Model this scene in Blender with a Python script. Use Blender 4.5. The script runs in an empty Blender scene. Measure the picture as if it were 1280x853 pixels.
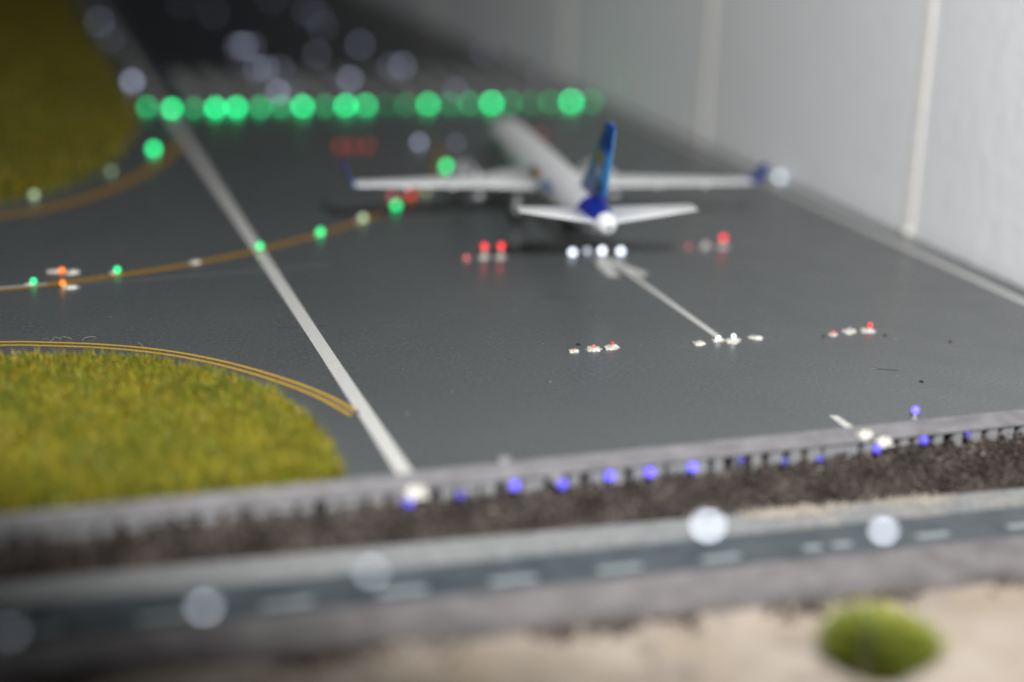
import bpy, bmesh, math, random
import numpy as np
from mathutils import Matrix, Vector, noise

# one Blender unit = one centimetre of the model layout
sc = bpy.context.scene
C = sc.collection
sc.unit_settings.system = 'METRIC'
sc.unit_settings.scale_length = 0.01
random.seed(7)
rng = np.random.default_rng(7)

# ------------------------------------------------------------------ camera
cam_d = bpy.data.cameras.new('camera'); cam = bpy.data.objects.new('camera', cam_d); C.objects.link(cam)
cam_d.sensor_width = 36; cam_d.lens = 51.95
cam_d.clip_start = 0.1; cam_d.clip_end = 400
cam.matrix_world = Matrix(((0.940241, 0.069390, -0.333364, 0),
                           (-0.336675, 0.335961, -0.879648, 0),
                           (0.050958, 0.939317, 0.339246, 7.17),
                           (0, 0, 0, 1)))
cam_d.dof.use_dof = True
cam_d.dof.focus_distance = 20.5
cam_d.dof.aperture_fstop = 0.05195 / 0.80
sc.camera = cam

# ------------------------------------------------------------------ light
w = bpy.data.worlds.new('World'); sc.world = w; w.use_nodes = True
bg = w.node_tree.nodes['Background']
bg.inputs['Color'].default_value = (0.80, 0.88, 1.0, 1); bg.inputs['Strength'].default_value = 0.026

ld = bpy.data.lights.new('flash', 'SPOT'); lo = bpy.data.objects.new('flash', ld); C.objects.link(lo)
ld.energy = 33500; ld.color = (0.985, 0.985, 0.965)
ld.shadow_soft_size = 0.7
ld.spot_size = math.radians(115); ld.spot_blend = 0.24
lo.location = (4.0, 1.5, 14.0)
lo.rotation_euler = (Vector((15.5, 26, 11.5)) - Vector(lo.location)).to_track_quat('-Z', 'Y').to_euler()

sc.view_settings.view_transform = 'Standard'
sc.view_settings.look = 'None'
sc.view_settings.exposure = 0.0
sc.view_settings.gamma = 1.0
sc.render.engine = 'CYCLES'
sc.cycles.max_bounces = 6
sc.cycles.use_adaptive_sampling = True
sc.cycles.adaptive_threshold = 0.006
sc.cycles.adaptive_min_samples = 128
sc.cycles.use_denoising = True
sc.cycles.sample_clamp_indirect = 3.0

# ------------------------------------------------------------------ helpers
def obj(name, me, mat=None, parent=None, loc=None):
    o = bpy.data.objects.new(name, me); C.objects.link(o)
    if mat is not None and me is not None and not me.materials: me.materials.append(mat)
    if parent is not None: o.parent = parent
    if loc is not None: o.location = loc
    return o
def tag(o, label=None, cat=None, group=None, kind=None):
    if label: o['label'] = label
    if cat: o['category'] = cat
    if group: o['group'] = group
    if kind: o['kind'] = kind
    return o
def empty(name, loc=(0, 0, 0), rz=0):
    o = bpy.data.objects.new(name, None); C.objects.link(o)
    o.location = loc; o.rotation_euler = (0, 0, rz); o.empty_display_size = 0.2
    return o
def mesh(name, verts, faces, smooth=False):
    me = bpy.data.meshes.new(name); me.from_pydata([tuple(v) for v in verts], [], faces); me.update()
    if smooth: me.polygons.foreach_set('use_smooth', [True] * len(me.polygons))
    return me
def bm_mesh(name, bm, smooth=False):
    bmesh.ops.recalc_face_normals(bm, faces=bm.faces)
    me = bpy.data.meshes.new(name); bm.to_mesh(me); bm.free()
    if smooth: me.polygons.foreach_set('use_smooth', [True] * len(me.polygons))
    return me
def prism(name, poly, z0, z1, bevel=0.0):
    bm = bmesh.new()
    b = [bm.verts.new((x, y, z0)) for x, y in poly]; t = [bm.verts.new((x, y, z1)) for x, y in poly]
    bm.faces.new(t); bm.faces.new(b[::-1]); n = len(poly)
    for i in range(n): bm.faces.new((b[i], b[(i + 1) % n], t[(i + 1) % n], t[i]))
    if bevel: bmesh.ops.bevel(bm, geom=list(bm.edges), offset=bevel, segments=2, affect='EDGES', clamp_overlap=True)
    return bm_mesh(name, bm)
def box(name, sx, sy, sz, bevel=0.0):
    return prism(name, [(-sx/2, -sy/2), (sx/2, -sy/2), (sx/2, sy/2), (-sx/2, sy/2)], 0, sz, bevel)
def ribbon(name, pts, width, z):
    """flat painted line along a polyline"""
    P = [Vector((p[0], p[1], 0)) for p in pts]; V = []; F = []
    for i, p in enumerate(P):
        d = (P[min(i+1, len(P)-1)] - P[max(i-1, 0)]).normalized(); n = Vector((-d.y, d.x, 0))
        wd = width
        V += [p + n*wd/2 + Vector((0, 0, z)), p - n*wd/2 + Vector((0, 0, z))]
    for i in range(len(P)-1): F.append((2*i+1, 2*i+3, 2*i+2, 2*i))
    return mesh(name, V, F)
def spline(pts, n=8):
    """Catmull-Rom through the points"""
    P = [np.array(p, float) for p in pts]; P = [2*P[0]-P[1]] + P + [2*P[-1]-P[-2]]; out = []
    for i in range(1, len(P)-2):
        for k in range(n):
            t = k/n; a, b, c, d = P[i-1], P[i], P[i+1], P[i+2]
            out.append(0.5*((2*b) + (c-a)*t + (2*a-5*b+4*c-d)*t*t + (3*b-a-3*c+d)*t**3))
    out.append(P[-2]); return [tuple(p) for p in out]

# ------------------------------------------------------------------ materials
def mat(name, color=(0.5, 0.5, 0.5), rough=0.6, spec=0.5, metal=0.0):
    m = bpy.data.materials.new(name); m.use_nodes = True
    b = m.node_tree.nodes['Principled BSDF']
    b.inputs['Base Color'].default_value = (*color, 1); b.inputs['Roughness'].default_value = rough
    b.inputs['Specular IOR Level'].default_value = spec; b.inputs['Metallic'].default_value = metal
    return m
class NT:
    def __init__(s, m): s.t = m.node_tree; s.b = s.t.nodes['Principled BSDF']
    def n(s, typ, **kw):
        nd = s.t.nodes.new(typ)
        for k, v in kw.items():
            if k in nd.inputs: nd.inputs[k].default_value = v
            else: setattr(nd, k, v)
        return nd
    def l(s, a, b): s.t.links.new(a, b)
    def noise(s, scale, detail=3, rough=0.5, vec=None, dist=0.0):
        nd = s.n('ShaderNodeTexNoise'); nd.inputs['Scale'].default_value = scale
        nd.inputs['Detail'].default_value = detail; nd.inputs['Roughness'].default_value = rough; nd.inputs['Distortion'].default_value = dist
        s.l(vec if vec is not None else s.pos(), nd.inputs['Vector']); return nd.outputs['Fac']
    def pos(s):
        if not hasattr(s, '_p'): s._p = s.n('ShaderNodeTexCoord').outputs['Object']
        return s._p
    def mapv(s, scale=(1, 1, 1), loc=(0, 0, 0), rot=(0, 0, 0)):
        nd = s.n('ShaderNodeMapping'); nd.inputs['Scale'].default_value = scale; nd.inputs['Location'].default_value = loc; nd.inputs['Rotation'].default_value = rot
        s.l(s.pos(), nd.inputs['Vector']); return nd.outputs['Vector']
    def ramp(s, fac, stops, interp='LINEAR'):
        nd = s.n('ShaderNodeValToRGB'); nd.color_ramp.interpolation = interp
        e = nd.color_ramp.elements
        while len(e) < len(stops): e.new(0.5)
        for el, (p, c) in zip(e, stops):
            el.position = p; el.color = (*c, 1) if len(c) == 3 else c
        s.l(fac, nd.inputs['Fac']); return nd.outputs['Color']
    def mix(s, fac, a, b):
        nd = s.n('ShaderNodeMix', data_type='RGBA')
        for v, k in ((fac, 0), (a, 6), (b, 7)):
            if isinstance(v, (int, float)): nd.inputs[k].default_value = v
            elif isinstance(v, tuple): nd.inputs[k].default_value = (*v, 1)
            else: s.l(v, nd.inputs[k])
        return nd.outputs[2]
    def math(s, op, a, b=None, clamp=False):
        nd = s.n('ShaderNodeMath', operation=op); nd.use_clamp = clamp
        for v, k in ((a, 0), (b, 1)):
            if v is None: continue
            if isinstance(v, (int, float)): nd.inputs[k].default_value = v
            else: s.l(v, nd.inputs[k])
        return nd.outputs[0]
    def bump(s, h, strength=0.3, dist=0.02):
        nd = s.n('ShaderNodeBump'); nd.inputs['Strength'].default_value = strength; nd.inputs['Distance'].default_value = dist
        s.l(h, nd.inputs['Height']); s.l(nd.outputs['Normal'], s.b.inputs['Normal'])
    def base(s, c): s.l(c, s.b.inputs['Base Color'])
    def rough(s, c): s.l(c, s.b.inputs['Roughness'])

def m_board():
    m = mat('laminated_asphalt', rough=0.33, spec=0.6); t = NT(m)
    big = t.noise(0.35, 4, 0.55); fine = t.noise(20, 3, 0.75)
    c = t.mix(t.ramp(big, [(0.3, (0, 0, 0)), (0.7, (1, 1, 1))]), (0.067, 0.073, 0.075), (0.080, 0.086, 0.088))
    c = t.mix(t.math('MULTIPLY', t.ramp(fine, [(0.45, (0, 0, 0)), (0.66, (1, 1, 1))]), 0.6), c, (0.14, 0.15, 0.155))
    # halftone dots of the printed sheet
    vr = t.n('ShaderNodeTexVoronoi'); vr.inputs['Scale'].default_value = 22; vr.inputs['Randomness'].default_value = 0.12; t.l(t.pos(), vr.inputs['Vector'])
    c = t.mix(t.math('MULTIPLY', t.ramp(vr.outputs['Distance'], [(0.15, (1, 1, 1)), (0.4, (0, 0, 0))]), 0.3), c, (0.055, 0.058, 0.062))
    # printed dark touchdown zone with rubber, past the threshold
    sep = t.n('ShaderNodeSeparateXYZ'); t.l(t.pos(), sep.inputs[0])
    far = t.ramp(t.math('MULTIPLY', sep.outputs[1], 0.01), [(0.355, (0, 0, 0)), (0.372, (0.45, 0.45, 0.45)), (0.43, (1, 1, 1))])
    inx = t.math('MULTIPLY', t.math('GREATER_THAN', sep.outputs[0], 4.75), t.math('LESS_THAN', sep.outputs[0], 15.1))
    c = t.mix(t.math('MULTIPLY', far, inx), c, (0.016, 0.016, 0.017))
    t.base(c)
    t.rough(t.ramp(t.noise(1.3, 3), [(0.3, (0.24,)*3), (0.7, (0.34,)*3)]))
    t.bump(fine, 0.06, 0.01)
    return m
def m_paint(name, col, wear=0.3):
    m = mat(name, col, 0.45, 0.5); t = NT(m)
    f = t.noise(9, 5, 0.65); d = tuple(x*0.72 for x in col)
    t.base(t.mix(t.math('MULTIPLY', t.ramp(f, [(0.4, (0, 0, 0)), (0.7, (1, 1, 1))]), wear), col, d)); return m
def m_wall():
    m = mat('white_wall_plaster', rough=0.75, spec=0.25); t = NT(m)
    a = t.noise(2.8, 5, 0.6); b = t.noise(11, 3, 0.6); cc = t.noise(0.5, 3)
    c = t.mix(cc, (0.78, 0.785, 0.81), (0.84, 0.845, 0.87))
    c = t.mix(t.math('MULTIPLY', t.ramp(a, [(0.55, (0, 0, 0)), (0.75, (1, 1, 1))]), 0.2), c, (0.72, 0.72, 0.735))
    t.base(c)
    t.bump(t.math('ADD', a, t.math('MULTIPLY', b, 0.35)), 0.30, 0.10); return m
def m_vary(name, c1, c2, scale, rough=0.8, bumps=0.5, bdist=0.03, spec=0.3, lo=0.35, hi=0.65, detail=4):
    m = mat(name, rough=rough, spec=spec); t = NT(m)
    f = t.noise(scale, detail, 0.6); t.base(t.mix(t.ramp(f, [(lo, (0, 0, 0)), (hi, (1, 1, 1))]), c1, c2))
    t.bump(f, bumps, bdist); return m
def m_emit(name, col, strength):
    m = mat(name, (0.6, 0.6, 0.6), 0.3); b = m.node_tree.nodes['Principled BSDF']
    b.inputs['Base Color'].default_value = (*[0.02 + 0.35*x for x in col], 1)
    b.inputs['Emission Color'].default_value = (*col, 1); b.inputs['Emission Strength'].default_value = strength
    return m
def m_attr(name, rough=0.7, spec=0.3, trans=0.0):
    m = mat(name, rough=rough, spec=spec); t = NT(m)
    a = t.n('ShaderNodeAttribute'); a.attribute_name = 'col'; t.base(a.outputs['Color'])
    return m

MB = m_board()
MWHITE = m_paint('white_marking_paint', (0.52, 0.515, 0.50), 0.4)
MKEY = m_paint('grey_marking_paint', (0.42, 0.42, 0.42), 0.5)
MYEL = m_paint('amber_marking_paint', (0.62, 0.37, 0.025), 0.3)
MYELD = m_paint('faded_amber_marking_paint', (0.29, 0.165, 0.03), 0.5)
MWALL = m_wall()

# ------------------------------------------------------------------ setting
WX = lambda y: 17.47 - 0.0425*y           # wall face
BX = lambda y: WX(y) - 0.16               # right edge of the board
board = tag(obj('runway_board', prism('runway_board', [(-25, 14.45), (BX(14.45), 14.45), (BX(95), 95), (-25, 95)], -0.28, 0), MB), kind='structure')
sep_l = tag(obj('runway_edge_line', ribbon('runway_edge_line', [(4.35, 14.5), (4.36, 40), (4.3, 60)], 0.20, 0.004), MWHITE), kind='structure')
tag(obj('runway_edge_line', ribbon('runway_edge_line', [(16.08, 14.5), (15.96, 18.6), (15.68, 27), (15.42, 35), (15.1, 44), (14.6, 60)], 0.20, 0.004), MWHITE), kind='structure')
tag(obj('taxiway_line', ribbon('taxiway_line', spline([(-3.5, 22.25), (-1, 22.2), (0.3, 22.3), (1.0, 22.43), (1.8, 22.63), (2.7, 22.9), (3.5, 23.23), (4.4, 23.68), (5.4, 24.32), (6.5, 25.14), (7.5, 26.2), (8.5, 27.6), (9.25, 29.2), (9.7, 30.9)]), 0.19, 0.005), MYELD), kind='structure')
tag(obj('taxiway_line', ribbon('taxiway_line', spline([(-4, 26.2), (-1.5, 26.2), (0.35, 26.5), (1.2, 26.9), (2.07, 27.7), (2.92, 28.9), (3.7, 30.5), (4.2, 31.9)]), 0.26, 0.004), MYELD), kind='structure')
near = spline([(-3, 20.05), (-1.2, 20.0), (0.15, 19.9), (0.76, 19.76), (1.48, 19.52), (2.18, 19.16), (2.85, 18.62), (3.45, 17.93), (3.92, 17.2), (4.22, 16.48)])
def offs(pts, d):
    out = []
    for i, p in enumerate(pts):
        a = np.array(pts[min(i+1, len(pts)-1)]) - np.array(pts[max(i-1, 0)]); a = a/np.linalg.norm(a)
        out.append((p[0] - a[1]*d, p[1] + a[0]*d))
    return out
for d in (-0.064, 0.064):
    tag(obj('taxiway_edge_line', ribbon('taxiway_edge_line', offs(near, d), 0.045, 0.004), MYEL), kind='structure')
tag(obj('board_joint_line', ribbon('board_joint_line', [(-6, 22.33), (0.3, 22.33), (2, 22.36), (5.3, 22.62)], 0.035, 0.0025), m_paint('joint_filler', (0.20, 0.205, 0.21), 0.8)), kind='structure')
tag(obj('centreline_joint', ribbon('centreline_joint', [(-6, 22.36), (0.25, 22.36), (0.9, 22.43)], 0.09, 0.0065), m_paint('pale_joint_tape', (0.42, 0.41, 0.39), 0.6)), kind='structure')
# arrow on the runway centreline
tag(obj('runway_arrow', mesh('runway_arrow', [(10.11 - .06, 18.12, .004), (10.11 + .06, 18.12, .004), (10.13, 21.42, .004), (10.03, 21.52, .004),
     (9.80, 22.42, .0045), (9.66, 21.20, .0045), (9.84, 21.12, .0045), (9.95, 21.75, .0045), (10.22, 21.06, .0045), (10.40, 21.22, .0045), (9.98, 22.42, .0045)],
     [(0, 1, 2, 3), (4, 5, 6, 7), (4, 7, 8, 9, 10)]), MWHITE), kind='structure')
tag(obj('runway_centreline_dash', mesh('runway_centreline_dash', [(10.13, 14.6, .004), (10.26, 14.6, .004), (10.25, 15.05, .004), (10.14, 15.08, .004)], [(0, 1, 2, 3)]), MWHITE), kind='structure')
V = []; F = []
for k in range(14):                       # piano keys of the threshold
    x = 5.05 + k*0.74 + (0.25 if k > 6 else 0)
    key = mesh('threshold_stripe', [(x, 35.9, .004), (x + .42, 35.9, .004), (x + .42 - .02*k*.1, 40.6, .004), (x - .02*k*.1, 40.6, .004)], [(0, 1, 2, 3)])
    tag(obj('threshold_stripe', key, MKEY), kind='structure')

# front: slope, kerb, road, pavement, sand
M_GRAVELBED = m_vary('dark_brown_gravel_bed', (0.030, 0.022, 0.018), (0.10, 0.075, 0.06), 6, 0.95, 0.8, 0.1)
def sheet(name, front, back, z_f, z_b, mat_, nx=80, ny=4, jitter=0.0, x0=-16, x1=28):
    V = []; F = []
    for j in range(ny+1):
        for i in range(nx+1):
            x = x0 + (x1-x0)*i/nx; t = j/ny
            y = front(x)*(1-t) + back(x)*t; z = z_f*(1-t) + z_b*t
            if jitter: z += jitter*noise.noise(Vector((x*1.7, y*1.7, 3)))
            V.append((x, y, z))
    for j in range(ny):
        for i in range(nx):
            a = j*(nx+1)+i; F.append((a, a+1, a+nx+2, a+nx+1))
    return tag(obj(name, mesh(name, V, F, True), mat_), kind='structure')
slope = sheet('gravel_slope', lambda x: 14.1-.055*x, lambda x: 14.30, -0.53, -0.15, M_GRAVELBED, 220, 8, 0.06)
base_m = mat('dark_base_board', (0.05, 0.045, 0.04), 0.9)
sheet('base_board', lambda x: 2, lambda x: 97, -1.1, -1.1, base_m)
road_m = m_vary('blue_grey_road_asphalt', (0.040, 0.051, 0.059), (0.068, 0.080, 0.088), 2.2, 0.35, 0.2, 0.02, 0.5)
sheet('road', lambda x: 12.86-.05*x, lambda x: 13.62-.05*x, -0.5, -0.5, road_m, 40, 1)
# pale kerb with spilled sand
mk = mat('pale_concrete_kerb', rough=0.85, spec=0.3); t = NT(mk)
f1 = t.noise(1.6, 5, 0.65); f2 = t.noise(12, 3, 0.6)
c = t.mix(t.ramp(f2, [(0.3, (0, 0, 0)), (0.7, (1, 1, 1))]), (0.15, 0.155, 0.158), (0.245, 0.25, 0.25))
sx = t.n('ShaderNodeSeparateXYZ'); t.l(t.pos(), sx.inputs[0])
sand_amt = t.ramp(t.math('ADD', f1, t.math('MULTIPLY', t.math('SUBTRACT', sx.outputs[0], 8), 0.035)), [(0.60, (0, 0, 0)), (0.80, (1, 1, 1))])
t.base(t.mix(t.math('MULTIPLY', sand_amt, .8), c, (0.36, 0.32, 0.27))); t.bump(f2, 0.5, 0.03)
def slab(name, f0, f1, z0, z1, m, x0=-16, x1=28):
    return tag(obj(name, prism(name, [(x0, f0(x0)), (x1, f0(x1)), (x1, f1(x1)), (x0, f1(x0))], z0, z1, 0.02), m), kind='structure')
slab('far_kerb', lambda x: 13.62-.05*x, lambda x: 14.12-.058*x, -0.62, -0.455, mk)
pv = m_vary('grey_brown_pavement', (0.11, 0.102, 0.104), (0.175, 0.162, 0.164), 2.6, 0.8, 0.4, 0.04)
slab('pavement', lambda x: 12.32-.068*x, lambda x: 12.86-.05*x, -0.78, -0.44, pv)
sm = mat('pale_sand', rough=0.95, spec=0.2); t = NT(sm)
n1 = t.noise(0.9, 5, 0.6); n2 = t.noise(18, 3, 0.7); n3 = t.noise(1.9, 3, 0.5, t.mapv((1, 1, 1), (7, 3, 0)))
c = t.mix(t.ramp(n1, [(0.35, (0, 0, 0)), (0.62, (1, 1, 1))]), (0.225, 0.18, 0.135), (0.30, 0.255, 0.22))
c = t.mix(t.ramp(n3, [(0.58, (0, 0, 0)), (0.74, (1, 1, 1))]), c, (0.15, 0.125, 0.115))
t.base(t.mix(t.math('MULTIPLY', n2, 0.3), c, (0.50, 0.44, 0.37))); t.bump(n2, 0.7, 0.05)
sand = sheet('sandy_ground', lambda x: 3.0, lambda x: 12.36-.068*x, -0.66, -0.60, sm, 160, 40, 0.10)
dash_m = m_paint('road_marking_paint', (0.25, 0.285, 0.29), 0.5)
for x0, wd in ((-1.2, .55), (.2, .55), (1.45, .5), (2.65, .5), (3.85, .5), (5.05, .5), (6.25, .5), (7.45, .45), (8.58, .22), (8.95, .24), (10.13, .42), (11.35, .42), (12.5, .42)):
    y = 13.13 - .046*x0
    tag(obj('road_dash', mesh('road_dash', [(x0-wd/2, y-.05, -.4955), (x0+wd/2, y-.05-.046*wd, -.4955), (x0+wd/2, y+.05-.046*wd, -.4955), (x0-wd/2, y+.05, -.4955)], [(0, 1, 2, 3)]), dash_m), kind='structure')

# ------------------------------------------------------------------ retaining wall along the board's front
rw = tag(empty('retaining_wall', (5, 14.35, 0)), 'low grey retaining wall with short pillars along the front of the runway', 'wall')
def child(name, me, m, parent, loc=(0, 0, 0)):
    o = obj(name, me, m, parent); o.location = loc; return o
cm = m_vary('grey_concrete', (0.155, 0.15, 0.157), (0.225, 0.218, 0.228), 3.2, 0.7, 0.3, 0.02)
pm = m_vary('pale_grey_concrete', (0.17, 0.174, 0.18), (0.28, 0.285, 0.29), 4, 0.8, 0.4, 0.03)
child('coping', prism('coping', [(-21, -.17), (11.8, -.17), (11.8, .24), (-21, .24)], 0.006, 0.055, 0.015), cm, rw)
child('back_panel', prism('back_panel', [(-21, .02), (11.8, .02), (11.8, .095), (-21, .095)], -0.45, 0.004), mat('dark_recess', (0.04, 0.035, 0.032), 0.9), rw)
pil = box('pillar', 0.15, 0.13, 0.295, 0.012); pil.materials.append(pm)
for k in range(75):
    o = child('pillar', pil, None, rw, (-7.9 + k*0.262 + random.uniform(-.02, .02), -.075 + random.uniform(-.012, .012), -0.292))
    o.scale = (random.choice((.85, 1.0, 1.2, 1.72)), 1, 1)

# ------------------------------------------------------------------ side wall
wl = tag(empty('plastered_wall', (WX(30), 30, -1.1)), 'white rough plastered wall with cream vertical joint strips beside the runway', 'wall')
ang = -math.atan(0.0425)
def wall_local(y, z): return Vector((WX(y), y, z)) - Vector((WX(30), 30, -1.1))
pw = prism('wall_surface', [(WX(-5), -5), (WX(-5)+1.5, -5), (WX(100)+1.5, 100), (WX(100), 100)], -1.1, 16)
pw.transform(Matrix.Translation((-WX(30), -30, 1.1)))
obj('wall_surface', pw, MWALL, wl)
js = m_vary('cream_joint_filler', (0.82, 0.79, 0.73), (0.88, 0.86, 0.82), 5, 0.6, 0.3, 0.03)
for y0, wd, z0 in ((22.75, .26, 0.02), (30.75, .36, -.1), (38.8, .4, -.1), (50, .4, -.1), (14.8, .3, 0)):
    V = []
    for z, dy in ((z0, 0), (4.3, .28), (14, 1.1)):
        for a, s in ((-wd/2, 0), (-wd/2+.04, .035), (wd/2-.04, .035), (wd/2, 0)):
            y = y0 + dy + a; p = wall_local(y, z); V.append((p.x - s - .002, p.y, p.z))
    F = [(r*4+i, r*4+i+1, (r+1)*4+i+1, (r+1)*4+i) for r in range(2) for i in range(3)]
    obj('joint_strip', mesh('joint_strip', V, F), js, wl)
nub = bmesh.new(); bmesh.ops.create_icosphere(nub, subdivisions=2, radius=0.09); obj('filler_lump', bm_mesh('filler_lump', nub, True), js, wl).location = wall_local(22.72, 0.03) + Vector((-.04, 0, 0))

# ------------------------------------------------------------------ grass
def inside(px, py, poly):
    r = np.zeros(len(px), bool); n = len(poly); j = n-1
    for i in range(n):
        xi, yi = poly[i]; xj, yj = poly[j]
        c_ = ((yi > py) != (yj > py)) & (px < (xj-xi)*(py-yi)/(yj-yi+1e-12)+xi); r ^= c_; j = i
    return r
PAL = np.array([(0.29, 0.27, 0.022), (0.19, 0.21, 0.018), (0.42, 0.32, 0.03), (0.07, 0.12, 0.015), (0.33, 0.20, 0.025), (0.10, 0.18, 0.03), (0.50, 0.44, 0.16)])
def clumps(X, Y, per, spread):
    """turn tuft centres into fibres that share a tuft number"""
    n = len(X); k_ = np.repeat(np.arange(n), per)
    return X[k_] + rng.normal(0, spread, n*per), Y[k_] + rng.normal(0, spread, n*per), k_
def blades(name, X, Y, Z, hmin, hmax, wid, palw, m, parent=None, lean=0.5, clump=1.2, dirs=None, tuft=None):
    n = len(X); h = rng.uniform(hmin, hmax, n); a = rng.uniform(0, 2*np.pi, n)
    la = rng.uniform(0, 2*np.pi, n); ll = np.abs(rng.normal(0, lean, n))*h
    if tuft is not None:
        nt = tuft.max()+1; ta = rng.uniform(0, 2*np.pi, nt)[tuft]; tl_ = rng.uniform(0, .6, nt)[tuft]; th = rng.uniform(.6, 1.25, nt)[tuft]
        h = h*th; lx0 = np.cos(la)*ll + np.cos(ta)*tl_*h; ly0 = np.sin(la)*ll + np.sin(ta)*tl_*h; la = np.arctan2(ly0, lx0); ll = np.hypot(lx0, ly0)
    if dirs is not None: la = dirs + rng.normal(0, .6, n); ll = np.abs(rng.normal(.8, .4, n))*h
    dx = np.cos(a)*wid/2; dy = np.sin(a)*wid/2; lx = np.cos(la)*ll; ly = np.sin(la)*ll
    v = np.empty((n, 5, 3))
    v[:, 0] = np.stack([X-dx, Y-dy, Z], 1); v[:, 1] = np.stack([X+dx, Y+dy, Z], 1)
    v[:, 2] = np.stack([X+dx*.8+lx*.4, Y+dy*.8+ly*.4, Z+h*.55], 1); v[:, 3] = np.stack([X-dx*.8+lx*.4, Y-dy*.8+ly*.4, Z+h*.55], 1)
    v[:, 4] = np.stack([X+lx, Y+ly, Z+h], 1)
    me = bpy.data.meshes.new(name); me.vertices.add(n*5); me.vertices.foreach_set('co', v.ravel())
    idx = np.arange(n)[:, None]*5
    loops = np.concatenate([idx + np.array([0, 1, 2, 3]), idx + np.array([3, 2, 4])], 1).ravel()
    me.loops.add(len(loops)); me.loops.foreach_set('vertex_index', loops.astype(np.int32))
    me.polygons.add(n*2); st = (np.arange(n)[:, None]*7 + np.array([0, 4])).ravel()
    me.polygons.foreach_set('loop_start', st.astype(np.int32)); me.polygons.foreach_set('loop_total', np.tile([4, 3], n).astype(np.int32))
    me.update(calc_edges=True); me.validate()
    # colour of each fibre: mixed palette, drifting in patches
    k = rng.choice(len(PAL), n, p=palw); col = PAL[k]
    if tuft is not None:
        nt = tuft.max()+1; kt = rng.choice(len(PAL), nt, p=palw); tb = rng.uniform(.6, 1.35, nt)
        col = (.45*col + .55*PAL[kt][tuft])*tb[tuft][:, None]
    ph = np.sin(X*clump*1.9+1.3)*np.sin(Y*clump*1.4+.4) + .6*np.sin(X*clump*4.7+Y*3.1)
    col = np.array([1.24, 1.22, 1.2])*col*(1+0.11*ph[:, None]*np.array([1.0, .6, .4]))*rng.uniform(.75, 1.25, (n, 1))
    ca = me.color_attributes.new('col', 'FLOAT_COLOR', 'POINT')
    cc = np.ones((n, 5, 4)); cc[:, :, :3] = np.clip(col, 0.005, 1)[:, None, :]
    ca.data.foreach_set('color', cc.ravel().astype(np.float32))
    return obj(name, me, m, parent)
MG = m_attr('static_grass_fibre', 0.55, 0.25)
_t = MG.node_tree; _tr = _t.nodes.new('ShaderNodeBsdfTranslucent'); _mx = _t.nodes.new('ShaderNodeMixShader'); _mx.inputs[0].default_value = 0.35
_at = [n for n in _t.nodes if n.type == 'ATTRIBUTE'][0]; _t.links.new(_at.outputs['Color'], _tr.inputs['Color'])
_t.links.new(_t.nodes['Principled BSDF'].outputs[0], _mx.inputs[1]); _t.links.new(_tr.outputs[0], _mx.inputs[2]); _t.links.new(_mx.outputs[0], _t.nodes['Material Output'].inputs['Surface'])
GW = np.array([.22, .22, .14, .16, .10, .12, .04])
turf_m = m_vary('green_turf_base', (0.07, 0.075, 0.012), (0.16, 0.14, 0.02), 8, 0.9, 0.5, 0.05)
ng = [(-14, 19.15), (-1, 19.15), (0.14, 19.1), (1.15, 18.98), (2.1, 18.6), (2.75, 18.05), (3.25, 17.3), (3.52, 16.5), (3.62, 15.6), (3.60, 14.70), (3.0, 14.66), (-14, 14.66)]
tag(obj('turf', prism('turf', ng, 0.0045, 0.03), turf_m), kind='structure')
N = 34000
X = rng.uniform(-4.0, 3.9, N); Y = rng.uniform(14.63, 19.4, N)
ex = X + rng.normal(0, .05, N); ey = Y + rng.normal(0, .05, N)
k = inside(ex, ey, ng) & (Y > 14.68); X = X[k]; Y = Y[k]
X, Y, TU = clumps(X, Y, 6, .018)
tag(blades('grass', X, Y, np.full(len(X), .02), 0.09, .19, .017, GW/GW.sum(), MG, tuft=TU, lean=.3), 'patch of short olive and yellow model grass at the near left', 'grass', kind='stuff')
fg = [(-22, 26.9), (-3, 26.9), (0.37, 27.35), (1.23, 28.0), (2.1, 29.1), (2.9, 31.0), (3.45, 33.4), (3.6, 36.3), (3.55, 39.5), (3.55, 46), (3.6, 58), (3.4, 80), (-22, 80)]
tag(obj('turf', prism('turf', fg, 0.0045, 0.03), turf_m), kind='structure')
N = 130000
X = rng.uniform(-6.0, 3.9, N); Y = 26.8 + 48*rng.uniform(0, 1, N)**1.4
k = inside(X, Y, fg); X = X[k]; Y = Y[k]
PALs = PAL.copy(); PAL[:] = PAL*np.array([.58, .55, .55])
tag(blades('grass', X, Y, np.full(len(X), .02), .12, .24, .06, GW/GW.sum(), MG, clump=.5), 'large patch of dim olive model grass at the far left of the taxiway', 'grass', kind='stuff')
PAL[:] = PALs

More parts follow.
